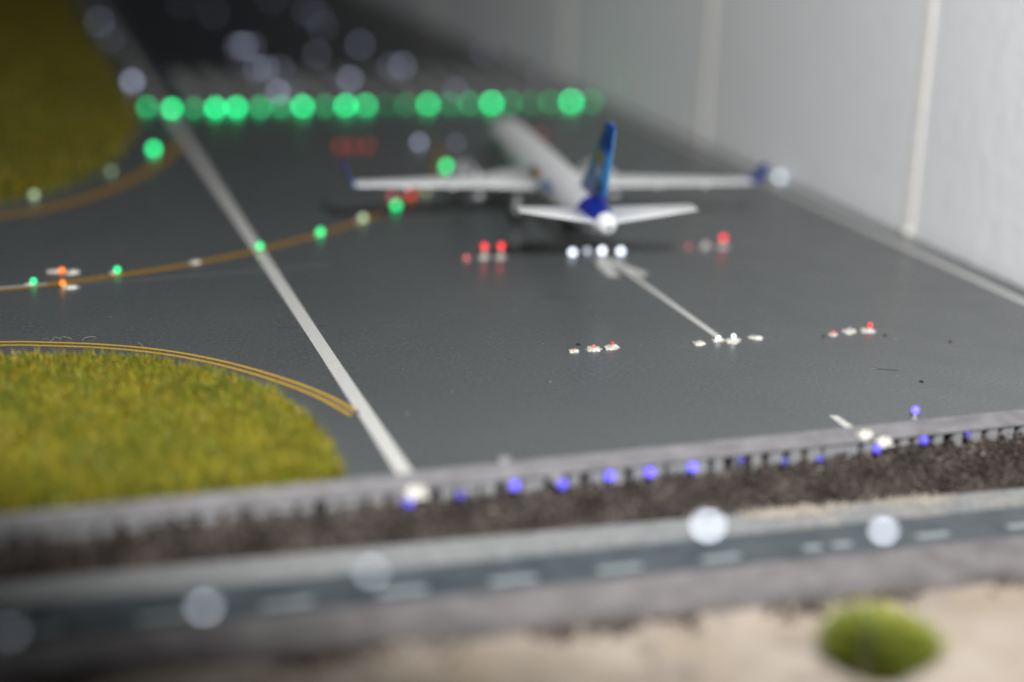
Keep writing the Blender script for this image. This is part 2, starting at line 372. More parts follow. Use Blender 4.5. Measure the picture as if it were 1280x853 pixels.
# ------------------------------------------------------------------ gravel stones
def stones(name, X, Y, Z, r, cols, m):
    n = len(X); ico = np.array([(1, 0, 0), (-1, 0, 0), (0, 1, 0), (0, -1, 0), (0, 0, 1), (0, 0, -1)], float)
    fc = np.array([(0, 2, 4), (2, 1, 4), (1, 3, 4), (3, 0, 4), (2, 0, 5), (1, 2, 5), (3, 1, 5), (0, 3, 5)])
    a = rng.uniform(0, 6.28, n); tl = rng.uniform(-.8, .8, n)
    v = ico[None]*(r[:, None, None]*rng.uniform(.6, 1.3, (n, 6, 1)))
    x, y, z = v[..., 0], v[..., 1], v[..., 2]*.8
    y, z = y*np.cos(tl)[:, None]-z*np.sin(tl)[:, None], y*np.sin(tl)[:, None]+z*np.cos(tl)[:, None]
    x, y = x*np.cos(a)[:, None]-y*np.sin(a)[:, None], x*np.sin(a)[:, None]+y*np.cos(a)[:, None]
    v = np.stack([x+X[:, None], y+Y[:, None], z+Z[:, None]], 2)
    me = bpy.data.meshes.new(name); me.vertices.add(n*6); me.vertices.foreach_set('co', v.ravel())
    lp = (np.arange(n)[:, None, None]*6+fc[None]).ravel().astype(np.int32)
    me.loops.add(len(lp)); me.loops.foreach_set('vertex_index', lp); me.polygons.add(n*8)
    me.polygons.foreach_set('loop_start', np.arange(0, n*24, 3, dtype=np.int32)); me.polygons.foreach_set('loop_total', np.full(n*8, 3, np.int32))
    me.update(calc_edges=True)
    ca = me.color_attributes.new('col', 'FLOAT_COLOR', 'POINT'); cc = np.ones((n, 6, 4)); cc[:, :, :3] = cols[:, None, :]
    ca.data.foreach_set('color', cc.ravel().astype(np.float32))
    return obj(name, me, m)
MS = m_attr('stone_grain', 0.85, 0.3)
N = 26000; X = rng.uniform(-5, 16, N); t_ = rng.uniform(0, 1, N)
Yf = 14.06-.055*X; top = -.055 - .085*np.clip((X-2.5)/3.5, 0, 1) + .035*np.clip((X-9)/4, 0, 1) + .018*np.sin(X*5.3) + .014*np.sin(X*11.7+1)
Y = Yf*(1-t_) + 14.245*t_; Z = -.51*(1-t_) + top*t_ + rng.uniform(-.03, .02, N)
cols = np.array([(0.038, 0.029, 0.026), (0.068, 0.054, 0.047), (0.13, 0.107, 0.094), (0.024, 0.020, 0.018)])[rng.choice(4, N, p=[.4, .33, .12, .15])]*rng.uniform(.7, 1.3, (N, 1))*(1+.45*(np.sin(X*2.7+Y*9)*np.sin(X*5.9-Z*7)))[:, None]
tag(stones('gravel', X, Y, Z, rng.uniform(.012, .034, N), cols, MS), 'dark brown gravel bank below the grey retaining wall', 'gravel', kind='stuff')
N = 4200; X = rng.uniform(-5, 16, N)
e = np.abs(rng.normal(0, .15, N)); Y = 12.36-.068*X - e + .04; Z = -.60 + rng.uniform(-.01, .05, N)
dark = np.sin(X*2.3+1)+.7*np.sin(X*5.1) + rng.normal(0, .5, N) > .1
cols = np.where(dark[:, None], np.array([(0.06, 0.045, 0.038)]), np.array([(0.40, 0.32, 0.23)]))*rng.uniform(.7, 1.3, (N, 1))
tag(stones('gravel', X[dark], Y[dark], Z[dark], rng.uniform(.02, .055, dark.sum()), cols[dark], MS), 'dark grit scattered along the pavement beside the pale sand', 'gravel', kind='stuff')
N = 2600; X = 7 + np.abs(rng.normal(0, 4.2, N)); Y = 14.0-.056*X + rng.normal(0, .07, N); Z = np.full(N, -.445)
cl = np.sin(X*3.1)+np.sin(X*1.3+2)+rng.normal(0, .5, N) > .4; X, Y, Z = X[cl], Y[cl], Z[cl]; N = len(X)
cols = np.array([(0.36, 0.32, 0.27)])*rng.uniform(.7, 1.2, (N, 1))
tag(stones('gravel', X, Y, Z, rng.uniform(.012, .03, N), cols, MS), 'pale sand grains spilled on the kerb under the gravel bank', 'gravel', kind='stuff')
# dust specks on the board
N = 520; X = rng.uniform(-1, 16, N); Y = 14.8 + 14*rng.uniform(0, 1, N)**1.3
s = rng.uniform(0, 1, N)**6*.009 + .0022; g = rng.uniform(.2, .8, N)
tag(stones('dust', X, Y, np.full(N, .003), s, np.stack([g, g, g*.97], 1), MS), 'fine pale dust specks lying on the dark runway surface', 'dust', kind='stuff')
# loose fibres on the near yellow line
for i, (x, y, a, L) in enumerate(((0.74, 19.86, 1.9, .15), (0.86, 19.84, .5, .24), (1.0, 19.9, -.2, .2), (1.95, 19.42, 2.1, .14), (1.3, 19.82, .7, .2))):
    V = []; F = []
    for q in range(9):
        t_ = q/8; px = x+math.cos(a)*L*(t_-.5)+.03*math.sin(t_*4+i); py = y+math.sin(a)*L*(t_-.5); pz = .008+.06*math.sin(t_*math.pi)*(1 if i % 2 else .6)
        for k_ in range(3):
            th = k_*2.094; V.append((px, py+.002*math.cos(th), pz+.002*math.sin(th)))
    for q in range(8):
        for k_ in range(3): F.append((q*3+k_, q*3+(k_+1) % 3, q*3+3+(k_+1) % 3, q*3+3+k_))
    lbl = ['short upright pale fibre standing on the near yellow line, leftmost', 'long pale fibre arched across the near yellow line', 'flat pale fibre lying along the near yellow line', 'single loose fibre on the yellow line to the right of the others', 'slanted pale fibre at the right of the leftmost fibre cluster'][i]
    tag(obj('grass_fibre', mesh('grass_fibre', V, F, True), mat('pale_fibre', (0.55, 0.50, 0.38), 0.5)), lbl, 'fibre', 'loose fibres on the yellow line')

# ------------------------------------------------------------------ grass tuft on the sand
tf = tag(empty('grass_tuft', (8.05, 10.62, -.62)), 'rounded bright green grass tuft standing on the pale sand', 'tuft')
bm = bmesh.new(); bmesh.ops.create_icosphere(bm, subdivisions=3, radius=1)
for v in bm.verts:
    v.co = Vector((v.co.x*.36, v.co.y*.30, max(v.co.z, -.05)*.22))*(1+.3*noise.noise(v.co*2.2))
obj('core', bm_mesh('core', bm, True), m_vary('tuft_core_green', (0.16, 0.18, 0.03), (0.26, 0.26, 0.04), 9), tf)
N = 8000; u = rng.uniform(0, 2*np.pi, N); cz = rng.uniform(0, 1, N); sr = np.sqrt(1-cz**2)
mk_ = rng.choice(4, N, p=[.34, .32, .2, .14]); mc = np.array([(-.13, .02, .23, .28), (.10, .05, .24, .24), (.28, -.05, .17, .15), (-.02, -.16, .18, .15)])[mk_]; X = mc[:, 0]+sr*np.cos(u)*mc[:, 2]; Y = mc[:, 1]+sr*np.sin(u)*mc[:, 2]; Z = cz*mc[:, 3]
PALs = PAL.copy(); PAL[:] = PAL*np.array([.84, .96, 1.6])
blades('foliage', X, Y, Z, .06, .30, .028, np.array([.3, .3, .1, .14, .03, .13, .0])/1.0, MG, tf, dirs=u)
PAL[:] = PALs

# ------------------------------------------------------------------ lights: fibre ends glued into the board
def blob_mesh(seed, ring=False):
    bm = bmesh.new(); bmesh.ops.create_icosphere(bm, subdivisions=3, radius=1)
    for v in bm.verts:
        k_ = 1+.45*noise.noise(v.co*1.6+Vector((seed*3.1, 0, 0)))+.35*noise.noise(v.co*4.5+Vector((seed*2.1, 5, 0)))
        v.co = Vector((v.co.x*k_, v.co.y*k_*.85, max(v.co.z, -.15)*.30*k_))
    return bm_mesh('glue_blob', bm, True)
GLUE = [blob_mesh(i) for i in range(4)]
MGLUE = m_vary('whitish_glue', (0.36, 0.33, 0.28), (0.80, 0.78, 0.73), 2.4, 0.3, 0.6, 0.02, 0.5)
MGLUE_D = m_vary('thin_grey_glue', (0.20, 0.20, 0.195), (0.30, 0.30, 0.29), 9, 0.4, 0.6, 0.02, 0.5)
MSTEM = mat('clear_fibre', (0.45, 0.44, 0.42), 0.25)
bm = bmesh.new(); bmesh.ops.create_cone(bm, segments=8, radius1=1, radius2=1, depth=1, cap_ends=True, matrix=Matrix.Translation((0, 0, .5))); STEM = bm_mesh('stem', bm, True)
bm = bmesh.new(); bmesh.ops.create_icosphere(bm, subdivisions=2, radius=1); BULB = bm_mesh('bulb', bm, True)
COL = dict(green=(0.008, 0.70, 0.20), white=(0.80, 0.88, 1.0), red=(1.0, 0.035, 0.045), orange=(1.0, 0.22, 0.01), blue=(0.13, 0.10, 0.95), pale=(0.62, 0.85, 0.50), cool=(0.62, 0.68, 0.95), pink=(0.9, 0.16, 0.17), amber=(.9, .6, .3))
_em = {}
def emat(col, s):
    k_ = (col, round(s, 3))
    if k_ not in _em: _em[k_] = m_emit(col + '_glow', COL[col], s)
    return _em[k_]
_ct = [0]
def lamp(x, y, col, s, label, group, r=.04, h=.07, glue=.08, name='runway_light', z=0, off=(0, 0), gdim=False, cat='runway light', lit=True, stem_r=.02):
    _ct[0] += 1
    t = tag(empty(name, (x, y, z), random.uniform(0, .2)), label, cat, group)
    if glue:
        me = GLUE[_ct[0] % 4].copy() if False else GLUE[_ct[0] % 4]
        g = bpy.data.objects.new('glue_blob', me); C.objects.link(g); g.parent = t
        if not me.materials: me.materials.append(MGLUE)
        g.material_slots[0].link = 'OBJECT'; g.material_slots[0].material = MGLUE_D if gdim else MGLUE
        g.scale = (glue, glue*random.uniform(.7, 1), glue*random.uniform(.8, 1.3)); g.location = (off[0], off[1], .003); g.rotation_euler = (0, 0, random.uniform(-.5, .5))
    if not STEM.materials: STEM.materials.append(MSTEM)
    st = bpy.data.objects.new('stem', STEM); C.objects.link(st); st.parent = t; st.scale = (stem_r, stem_r, h)
    b = bpy.data.objects.new('bulb', BULB); C.objects.link(b); b.parent = t; b.location = (0, 0, h); b.scale = (r, r, r*1.05)
    if not BULB.materials: BULB.materials.append(MSTEM)
    if s > 0 and lit:
        b.material_slots[0].link = 'OBJECT'; b.material_slots[0].material = emat(col, s)
    return t
ORD = ['leftmost', 'second', 'third', 'fourth', 'fifth', 'sixth', 'seventh', 'eighth', 'ninth', 'tenth', 'eleventh', 'twelfth', 'thirteenth', 'fourteenth', 'fifteenth', 'sixteenth', 'seventeenth', 'eighteenth', 'nineteenth', 'twentieth', 'twenty-first', 'rightmost']
# threshold row: brightness of each, left to right
GB = [.50, .95, .36, 1, 1, .58, .44, 1, .36, 1, .64, .10, .22, .76, .26, .36, 1, .30, .17, .28, 1.05, .27]
GX = [3.93, 4.47, 4.99, 5.5, 6.0, 6.57, 7.09, 7.61, 8.17, 8.69, 9.2, 9.72, 10.24, 10.81, 11.39, 11.91, 12.5, 12.99, 13.56, 14.12, 14.70, 15.25]
for i, (x, b) in enumerate(zip(GX, GB)):
    word = 'bright' if b > .6 else ('half bright' if b > .3 else 'faint')
    lb = f'{word} green light, {ORD[i]} in the row across the far threshold' + ('' if i in (0, 21) else ' counted from the left')
    lamp(x, 35.3 + .006*x + (.28 if i == 0 else 0), 'green', (13.5*b if b > .6 else 9*b), lb, 'green lights across the far threshold', r=.075, h=.06, glue=.07, gdim=True, name='threshold_light')
# taxiway lights
for x, y, col, s, lb, r, g in ((3.55, 31.2, 'green', 8, 'bright green light beside the far amber line, under the leftmost threshold lights', .07, .08),
    (0.98, 27.69, 'pale', .9, 'dim pale green light at the near edge of the far grass, at the left', .06, .07),
    (2.51, 29.35, 'pale', .4, 'barely lit grey light at the edge of the far grass curve', .06, .08),
    (9.27, 28.87, 'green', 6.5, 'large green light behind the left wing of the airliner', .07, .07),
    (7.37, 25.96, 'green', 4.6, 'green light on the amber line just below the left wing', .06, .06),
    (6.54, 25.2, 'pale', 1.2, 'whitish green dim light on the amber line left of the wing lights', .06, .09),
    (5.58, 24.42, 'green', 3.6, 'green light on the amber line right of the white edge line', .055, .06),
    (4.39, 23.73, 'green', 2.8, 'green light where the amber line crosses the white edge line', .055, .07),
    (1.98, 22.82, 'green', 2.4, 'green light with pale glue on the amber line left of the white line', .052, .07),
    (0.71, 22.47, 'green', 2.2, 'leftmost green light on the amber line', .050, .07)):
    lamp(x, y, col, s, lb, 'lights along the taxiway', r=r, h=.05, glue=g, name='taxiway_light', cat='taxiway light', off=(-.06, .0), gdim=(y > 26))
lamp(3.23, 23.13, 'green', 0, 'unlit light under a grey glue blob on the amber line', None, r=.03, h=.02, glue=.11, name='taxiway_light', cat='taxiway light')
t = lamp(1.16, 23.0, 'orange', 1.5, 'orange light on a wide double glue blob, upper one of the pair at the left', 'pair of orange lights', r=.05, h=.03, glue=.12, off=(-.12, .05), name='taxiway_light', cat='taxiway light')
g = bpy.data.objects.new('glue_blob', GLUE[1]); C.objects.link(g); g.parent = t; g.scale = (.13, .11, .10); g.location = (.14, -.06, .003); g.material_slots[0].link = 'OBJECT'; g.material_slots[0].material = MGLUE
lamp(1.12, 22.25, 'orange', 1.5, 'orange light with glue at its right, lower one of the pair at the left', 'pair of orange lights', r=.05, h=.06, glue=.13, off=(.09, -.06), name='taxiway_light', cat='taxiway light')
# barrettes: row at y 22.5
for x, y, s, h, gl, gd, lb in ((7.64, 22.52, .8, .03, .06, 1, 'dim red light, left of three in the left group before the airliner'),
        (7.97, 22.58, 2.1, .20, .125, 0, 'bright red light on a stem, middle of the left red trio before the airliner'),
        (8.26, 22.55, 2.6, .20, .125, 0, 'brightest red light on a stem, right of the left red trio before the airliner'),
        (12.42, 22.46, 2.6, .17, .12, 0, 'bright red light on a stem above white glue to the right of the airliner tail'),
        (12.11, 22.52, 0, .05, .12, 0, 'unlit light in whitish glue, middle of the right trio before the airliner'),
        (11.75, 22.48, .22, .04, .08, 1, 'faintly glowing light in thin dull glue, left of the right group before the airliner')):  # weak glow added to this last bulb to lighten its dull blob
    col = 'red' if s > 2 else 'pink'
    lamp(x, y, col, s, lb, 'side lights in the row before the airliner', r=.052, h=h, glue=gl, gdim=bool(gd))
for x, y, s, h, lb in ((9.55, 22.5, 3.6, .04, 'bright white light, left of four by the arrow tip'), (9.83, 22.52, 1.1, .04, 'dim grey light between the bright ones at the arrow tip'),
        (10.08, 22.45, 4, .06, 'bright white light directly at the arrow tip, second from the right'), (10.42, 22.42, 3.8, .04, 'bright white light, right of four by the arrow tip')):
    lamp(x, y, 'white', s, lb, 'white lights at the arrow tip', r=.055, h=h, glue=.06, gdim=s < 2)
# row at y 18, in focus
for x, y, col, s, h, r, gl, lb in ((7.76, 18.0, 'pink', .55, .02, .026, .08, 'flat glue blob with a faint pink end, left of the near left group'),
        (8.07, 18.02, 'pink', .6, .05, .028, .12, 'oval glue blob with a faint pink end, middle of the near left group'),
        (8.36, 18.03, 'red', .5, .075, .026, .13, 'ragged glue blob with a red end on a short stem, right of the near-left group'),
        (9.69, 17.92, 'white', 0, .015, .02, .105, 'flat white glue blob, leftmost of the four near white lights'),
        (10.03, 17.98, 'white', 2.0, .035, .042, .10, 'lit white light low in its glue, second of the four near white lights'),
        (10.25, 17.93, 'white', 1.8, .075, .038, .15, 'lit white light standing over a wide glue blob, third of the four near white lights'),
        (10.65, 17.97, 'white', 0, .015, .02, .12, 'long white glue blob, rightmost of the four near white lights'),
        (11.89, 17.86, 'pink', .55, .03, .035, .085, 'small glue blob with a pink end, left of the near right group'),
        (12.22, 17.93, 'white', 0, .07, .012, .125, 'round glue blob with an unlit stub, middle of the near right group'),
        (12.57, 17.93, 'red', 1.5, .085, .037, .13, 'red light behind a long glue blob, right of the near right group')):
    lamp(x, y, col, s, lb, 'near row of lights on the runway', r=r, h=h, glue=gl, off=(-.06, -.03) if x > 12.5 else (0, 0), stem_r=.011)
# rows farther away
for x, y, s, col, lb in ((7.50, 31.0, .45, 'red', 'dim red light, left of the faint trio behind the left wing tip'), (7.80, 31.0, .4, 'red', 'dim red light, middle of the faint trio behind the left wing tip'), (8.12, 31.0, .4, 'red', 'dim red light, right of the faint trio behind the left wing tip'),
        (12.35, 31.48, .4, 'red', 'faint red light beyond the right side of the fuselage'), (9.34, 31.15, 1.7, 'cool', 'white light between the left wing and the green row'), (10.15, 31.0, .35, 'cool', 'faint grey light just behind the left engine'),
        (7.49, 26.66, .7, 'pink', 'pinkish light under the outer left wing'), (7.85, 26.67, 1.1, 'red', 'red light under the left wing beside a pinkish one'), (8.22, 26.87, .35, 'pale', 'faint whitish light under the left wing at the end of the amber line'),
        (16.13, 27.0, 2.6, 'white', 'bright white light beyond the right wing tip at the wall foot')):
    lamp(x, y, col, s, lb, None, r=.065, h=.05, glue=.07, gdim=True)
FAR = [(4.06, 49.5, 3.4, 'edge light at the far left top beside the dark grass'), (4.06, 46.1, 1.0, 'very faint edge light under the far left top one'), (3.95, 39.0, 9.5, 'bright white edge light just above the leftmost green light'),
    (7.34, 54.3, .8, 'topmost faint light at the left of the dark runway'), (8.03, 51.7, 1.1, 'faint light at the top left of the dark runway'), (7.62, 44.55, 2.3, 'faint light left beside the bright overlapping pair'),
    (7.80, 44.55, 5.4, 'bright light of the overlapping pair at the upper left'), (8.05, 44.6, 2.2, 'faint light right beside the bright overlapping pair'), (7.50, 40.73, 4.0, 'left light of the trio above the green row'),
    (7.75, 40.72, 3.4, 'middle light of the trio above the green row'), (8.14, 40.7, 1.8, 'right light of the trio above the green row'), (7.38, 37.24, 6.5, 'pinkish white light touching the green row from above'),
    (7.78, 37.2, .9, 'very faint light beside the pinkish one above the green row'), (11.45, 52.3, 2.0, 'upper of two overlapping lights at the top middle'), (11.47, 50.9, 1.3, 'lower of two overlapping lights at the top middle'),
    (11.12, 48.58, 1.4, 'faint light in the upper middle of the dark runway'), (9.69, 43.05, 1.9, 'dull light on the dark centreline, farther one'), (9.69, 39.0, 6.0, 'bright white light on the dark centreline, nearer one'),
    (11.43, 44.79, 3.4, 'single grey light in the middle of the dark runway'), (10.88, 56.0, 1.3, 'light cut by the top edge of the view'), (11.38, 40.94, 2.0, 'dim left light of the pair above the green row, right half'),
    (11.72, 41.0, 5.0, 'bright right light of the pair above the green row, right half'), (12.12, 37.23, 2.2, 'dull light touching the green row from above, right half'), (15.0, 43.33, 1.5, 'dull light against the foot of the wall'),
    (15.2, 39.17, 1.2, 'very faint light near the wall at the right end of the threshold')]
for x, y, s, lb in FAR:
    lamp(x, y, 'cool', s*.26, lb, 'white lights on the far runway', r=.09, h=.05, glue=.08, gdim=True)
# blue lights on the front wall
for x, y, z, s, off, lb in ((4.25, 14.14, -.10, 1.1, 1, 'blue light half hidden by white glue at the end of the left white line'), (4.83, 14.10, -.07, .35, 0, 'dim blue light, second from the left on the retaining wall'),
    (5.48, 14.12, -.03, 1.5, 0, 'bright blue light, third from the left on the retaining wall'), (6.04, 14.07, -.05, 1.2, 1, 'blue light partly under a pale blob, fourth from the left on the retaining wall'),
    (6.65, 14.12, -.04, 1.8, 0, 'bright blue light, fifth from the left on the retaining wall'), (7.16, 14.12, -.05, 2.0, 0, 'bright blue light, sixth from the left on the retaining wall'), (7.72, 14.13, -.05, 2.0, 0, 'bright blue light, seventh from the left, with a smear at its foot'),
    (8.35, 14.12, -.02, .03, 0, 'hardly visible blue light on a pillar right of the bright ones'), (8.93, 14.08, -.08, .13, 0, 'dim blue light, left of two faint ones on the retaining wall'), (9.42, 14.08, -.10, .2, 0, 'dim blue light, right of two faint ones on the retaining wall'),
    (10.24, 14.10, -.06, .8, 1, 'blue light under a white glue blob right of the centreline dash'), (10.95, 14.14, -.03, .7, 0, 'blue light on a pillar under the raised blue one'), (11.6, 14.14, -.02, .05, 0, 'faint blue light, rightmost on the retaining wall')):
    t = lamp(x, y, 'blue', s*1.45, lb, 'blue lights along the retaining wall', r=(.054 if s > .6 else .042), h=.05, glue=0, z=z-.04, name='edge_light', cat='edge light', stem_r=.018)
lamp(11.19, 14.72, 'blue', 2.9, 'bright blue light standing up on the board edge at the right', None, r=.052, h=.13, glue=.05, name='edge_light', cat='edge light', gdim=True)
for x, y, z, sc_, lb in ((4.31, 14.13, .0, .14, 'white glue blob at the near end of the left white line'), (5.52, 14.62, .045, .10, 'pale glue blob on the grey coping above the third blue light'),
        (10.17, 14.28, .05, .12, 'round white glue blob below the centreline dash'), (10.36, 14.14, .0, .12, 'oval white glue blob over a blue light'), (5.98, 14.12, -.01, .09, 'small pale blob on the wall above a blue light')):
    me = GLUE[2].copy(); me.name = 'glue_blob'
    me.transform(Matrix.Diagonal((1, 1, 2.3, 1))); me.materials.clear(); 
    o = obj('glue_blob', me, MGLUE if sc_ > .1 else cm); o.location = (x, y, z); o.scale = (sc_, sc_*.9, sc_*.9)
    tag(o, lb, 'glue blob', 'glue blobs along the board edge')
# empty drilled holes in the board
bm = bmesh.new(); bmesh.ops.create_cone(bm, segments=14, radius1=1, radius2=1, depth=.02, cap_ends=True); HOLE = bm_mesh('drilled_hole', bm)
MH = mat('burnt_hole', (0.012, 0.009, 0.008), 0.8)
for x, y, r, lb in ((13.52, 17.22, .027, 'small black drilled hole farthest right on the runway'), (12.09, 15.87, .027, 'small black drilled hole above the raised blue light'), (12.68, 17.68, .026, 'faint drilled hole at the right of the near red light'), (11.70, 17.82, .024, 'faint drilled hole left of the near pink light'), (7.93, 18.25, .03, 'dull dark spot behind the near left glue blobs')):
    o = obj('drilled_hole', HOLE, MH); o.location = (x, y, 0.0); o.scale = (r, r*1.3, 1); tag(o, lb, 'hole', 'drilled holes in the runway')
for pts, lb in (([(11.75, 16.45), (11.9, 16.38), (12.02, 16.33)], None), ([(5.0, 22.62), (5.5, 22.58)], None), ([(3.9, 19.8), (4.6, 19.74)], None), ([(8.2, 20.4), (8.7, 20.25)], None)):
    tag(obj('scuff_mark', ribbon('scuff_mark', pts, .028, .0022), mat('scuff', (0.055, 0.057, 0.058), 0.6)), kind='structure')

# ------------------------------------------------------------------ street lamps in the foreground
LP_M = mat('grey_lamp_metal', (0.25, 0.25, 0.26), 0.4, metal=0.6)
LAMPS = [(5.62, 9.92, 1.56, 1.35, 'brightest street lamp on a thin pole in front of the road'), (7.52, 10.08, 1.19, 1.0, 'bright street lamp on a thin pole above the grass tuft'),
         (1.49, 10.59, 1.01, .50, 'dull street lamp at the lower left over the dark road'), (2.82, 10.4, 1.25, .40, 'pale street lamp over the kerb between the dull and the bright one'), (0.0, 10.68, .96, .10, 'almost unlit street lamp cut by the left edge')]
bm = bmesh.new(); bmesh.ops.create_uvsphere(bm, u_segments=16, v_segments=10, radius=1); GLOBE = bm_mesh('lamp_globe', bm, True)
def tube(name, p, rad, seg=8):
    V = []; F = []
    for q, (x, y, z) in enumerate(p):
        for k_ in range(seg):
            a = 2*math.pi*k_/seg; V.append((x+rad*math.cos(a), y+rad*math.sin(a)*.9, z+rad*.3*math.sin(a)))
    for q in range(len(p)-1):
        for k_ in range(seg): F.append((q*seg+k_, q*seg+(k_+1) % seg, (q+1)*seg+(k_+1) % seg, (q+1)*seg+k_))
    return mesh(name, V, F, True)
for x, y, z, s, lb in LAMPS:
    t = tag(empty('street_lamp', (x, y, -.62)), lb, 'street lamp', 'street lamps in front of the road')
    H_ = z + .62
    obj('pole', tube('pole', [(0, 0, 0), (0, 0, H_*.6), (0, 0, H_-.06)], .007), LP_M, t)
    bm = bmesh.new(); bmesh.ops.create_cone(bm, segments=12, radius1=.07, radius2=.05, depth=.08, cap_ends=True, matrix=Matrix.Translation((0, 0, .04))); obj('base', bm_mesh('base', bm), LP_M, t)
    bm = bmesh.new(); bmesh.ops.create_cone(bm, segments=12, radius1=.05, radius2=.012, depth=.05, cap_ends=True, matrix=Matrix.Translation((0, 0, .055))); 
    g = obj('lamp_globe', GLOBE, None, t, (0, 0, H_)); g.scale = (.052,)*3
    if not GLOBE.materials: GLOBE.materials.append(MSTEM)
    g.material_slots[0].link = 'OBJECT'; g.material_slots[0].material = emat('white', s*6.2)
    obj('lamp_cap', bm_mesh('lamp_cap', bm), LP_M, t, (0, 0, H_))

# ------------------------------------------------------------------ airliner
L = 8.2
HEAD = math.radians(6.3)
M_FUS = mat('white_gloss_paint', (0.71, 0.715, 0.73), 0.28); t = NT(M_FUS)
# printed artwork: soft coloured patches on the rear side and a grey belly; the forward green patch is painted glow
sp = t.n('ShaderNodeSeparateXYZ'); t.l(t.pos(), sp.inputs[0])
def patch(cx, cz, rx, rz, wob=.35):
    dx = t.math('DIVIDE', t.math('SUBTRACT', sp.outputs[1], cx), rx); dz = t.math('DIVIDE', t.math('SUBTRACT', sp.outputs[2], cz), rz)
    d = t.math('SQRT', t.math('ADD', t.math('MULTIPLY', dx, dx), t.math('MULTIPLY', dz, dz)))
    d = t.math('ADD', d, t.math('MULTIPLY', t.math('SUBTRACT', t.noise(9, 2), .5), wob*2))
    return t.ramp(d, [(0.75, (1, 1, 1)), (1.0, (0, 0, 0))])
c = (0.71, 0.715, 0.73)
c = t.mix(patch(3.45, 1.02, .32, .13), c, (0.10, 0.09, 0.035)); c = t.mix(patch(3.18, 1.06, .16, .09), c, (0.62, 0.22, 0.07))
c = t.mix(patch(2.45, 1.02, .36, .10, .8), c, (0.12, 0.26, 0.55)); c = t.mix(patch(2.85, .92, .22, .06, .8), c, (0.16, 0.32, 0.50))
c = t.mix(patch(6.2, .86, .55, .16), c, (0.03, 0.16, 0.15))  # blurred glow of a green light, painted into the fuselage colour
_bm = t.math('MULTIPLY', t.math('GREATER_THAN', sp.outputs[2], 1.035), t.math('MULTIPLY', t.math('GREATER_THAN', sp.outputs[1], .13), t.math('LESS_THAN', t.math('ADD', sp.outputs[1], t.math('MULTIPLY', t.noise(6, 2), .3)), 1.05)))
c = t.mix(_bm, c, (0.014, 0.03, 0.27))
t.base(c)
M_WING = mat('pale_grey_wing_paint', (0.62, 0.63, 0.64), 0.32)
M_GREY = mat('mid_grey_paint', (0.48, 0.49, 0.51), 0.35)
M_BLUE = mat('dark_blue_paint', (0.035, 0.065, 0.27), 0.3)
M_DARK = mat('black_rubber', (0.02, 0.02, 0.02), 0.7)
M_METAL = mat('bare_metal', (0.45, 0.45, 0.45), 0.3, metal=0.9)
M_GLASS = mat('dark_window', (0.02, 0.025, 0.03), 0.1)
TAIL = Vector((9.40, 20.78, 0))
pl = tag(empty('airliner', TAIL, -HEAD), 'white model airliner with a blue painted tail fin standing on the runway', 'aeroplane')
# local frame: +y towards the nose, tail cone end at y=0
st = [(-.085, .02, 1.0), (-.07, .07, 1.0), (-.03, .125, 1.0), (.06, .17, 1.0), (.4, .225, .985), (.9, .285, .955), (1.5, .335, .93), (2.1, .365, .915), (2.8, .375, .91), (4.0, .376, .91), (6.0, .376, .91), (6.8, .372, .905), (7.2, .345, .89), (7.6, .29, .86), (7.9, .215, .825), (8.1, .125, .80), (8.19, .05, .79), (8.2, .004, .79)]
V = []; F = []; NS = 28
for y, r, z in st:
    for k_ in range(NS):
        a = 2*math.pi*k_/NS; V.append((r*math.cos(a), y, z+r*1.04*math.sin(a)))
for i in range(len(st)-1):
    for k_ in range(NS): F.append((i*NS+k_, i*NS+(k_+1) % NS, (i+1)*NS+(k_+1) % NS, (i+1)*NS+k_))
F.append(tuple(range(NS))); F.append(tuple(range((len(st)-1)*NS, len(st)*NS))[::-1])
body = obj('fuselage', mesh('fuselage', V, F, True), M_FUS, pl)
def surf(name, secs, m, parent, thick=.10):
    """lofted flying surface: sections (x, z, y_leading, y_trailing, thickness)"""
    prof = [(0, 0), (.04, .45), (.15, .85), (.4, 1), (.7, .6), (1, .08), (1, -.08), (.7, -.4), (.4, -.7), (.15, -.6), (.04, -.35)]
    V = []; F = []; n = len(prof)
    for x, z, yl, yt, th in secs:
        for c_, h_ in prof: V.append((x, yl+(yt-yl)*c_, z+h_*th/2))
    for i in range(len(secs)-1):
        for k_ in range(n): F.append((i*n+k_, i*n+(k_+1) % n, (i+1)*n+(k_+1) % n, (i+1)*n+k_))
    F.append(tuple(range(n))[::-1]); F.append(tuple(range((len(secs)-1)*n, len(secs)*n)))
    me = mesh(name, V, F, True); bm = bmesh.new(); bm.from_mesh(me); bmesh.ops.recalc_face_normals(bm, faces=bm.faces); bm.to_mesh(me); bm.free()
    return obj(name, me, m, parent)
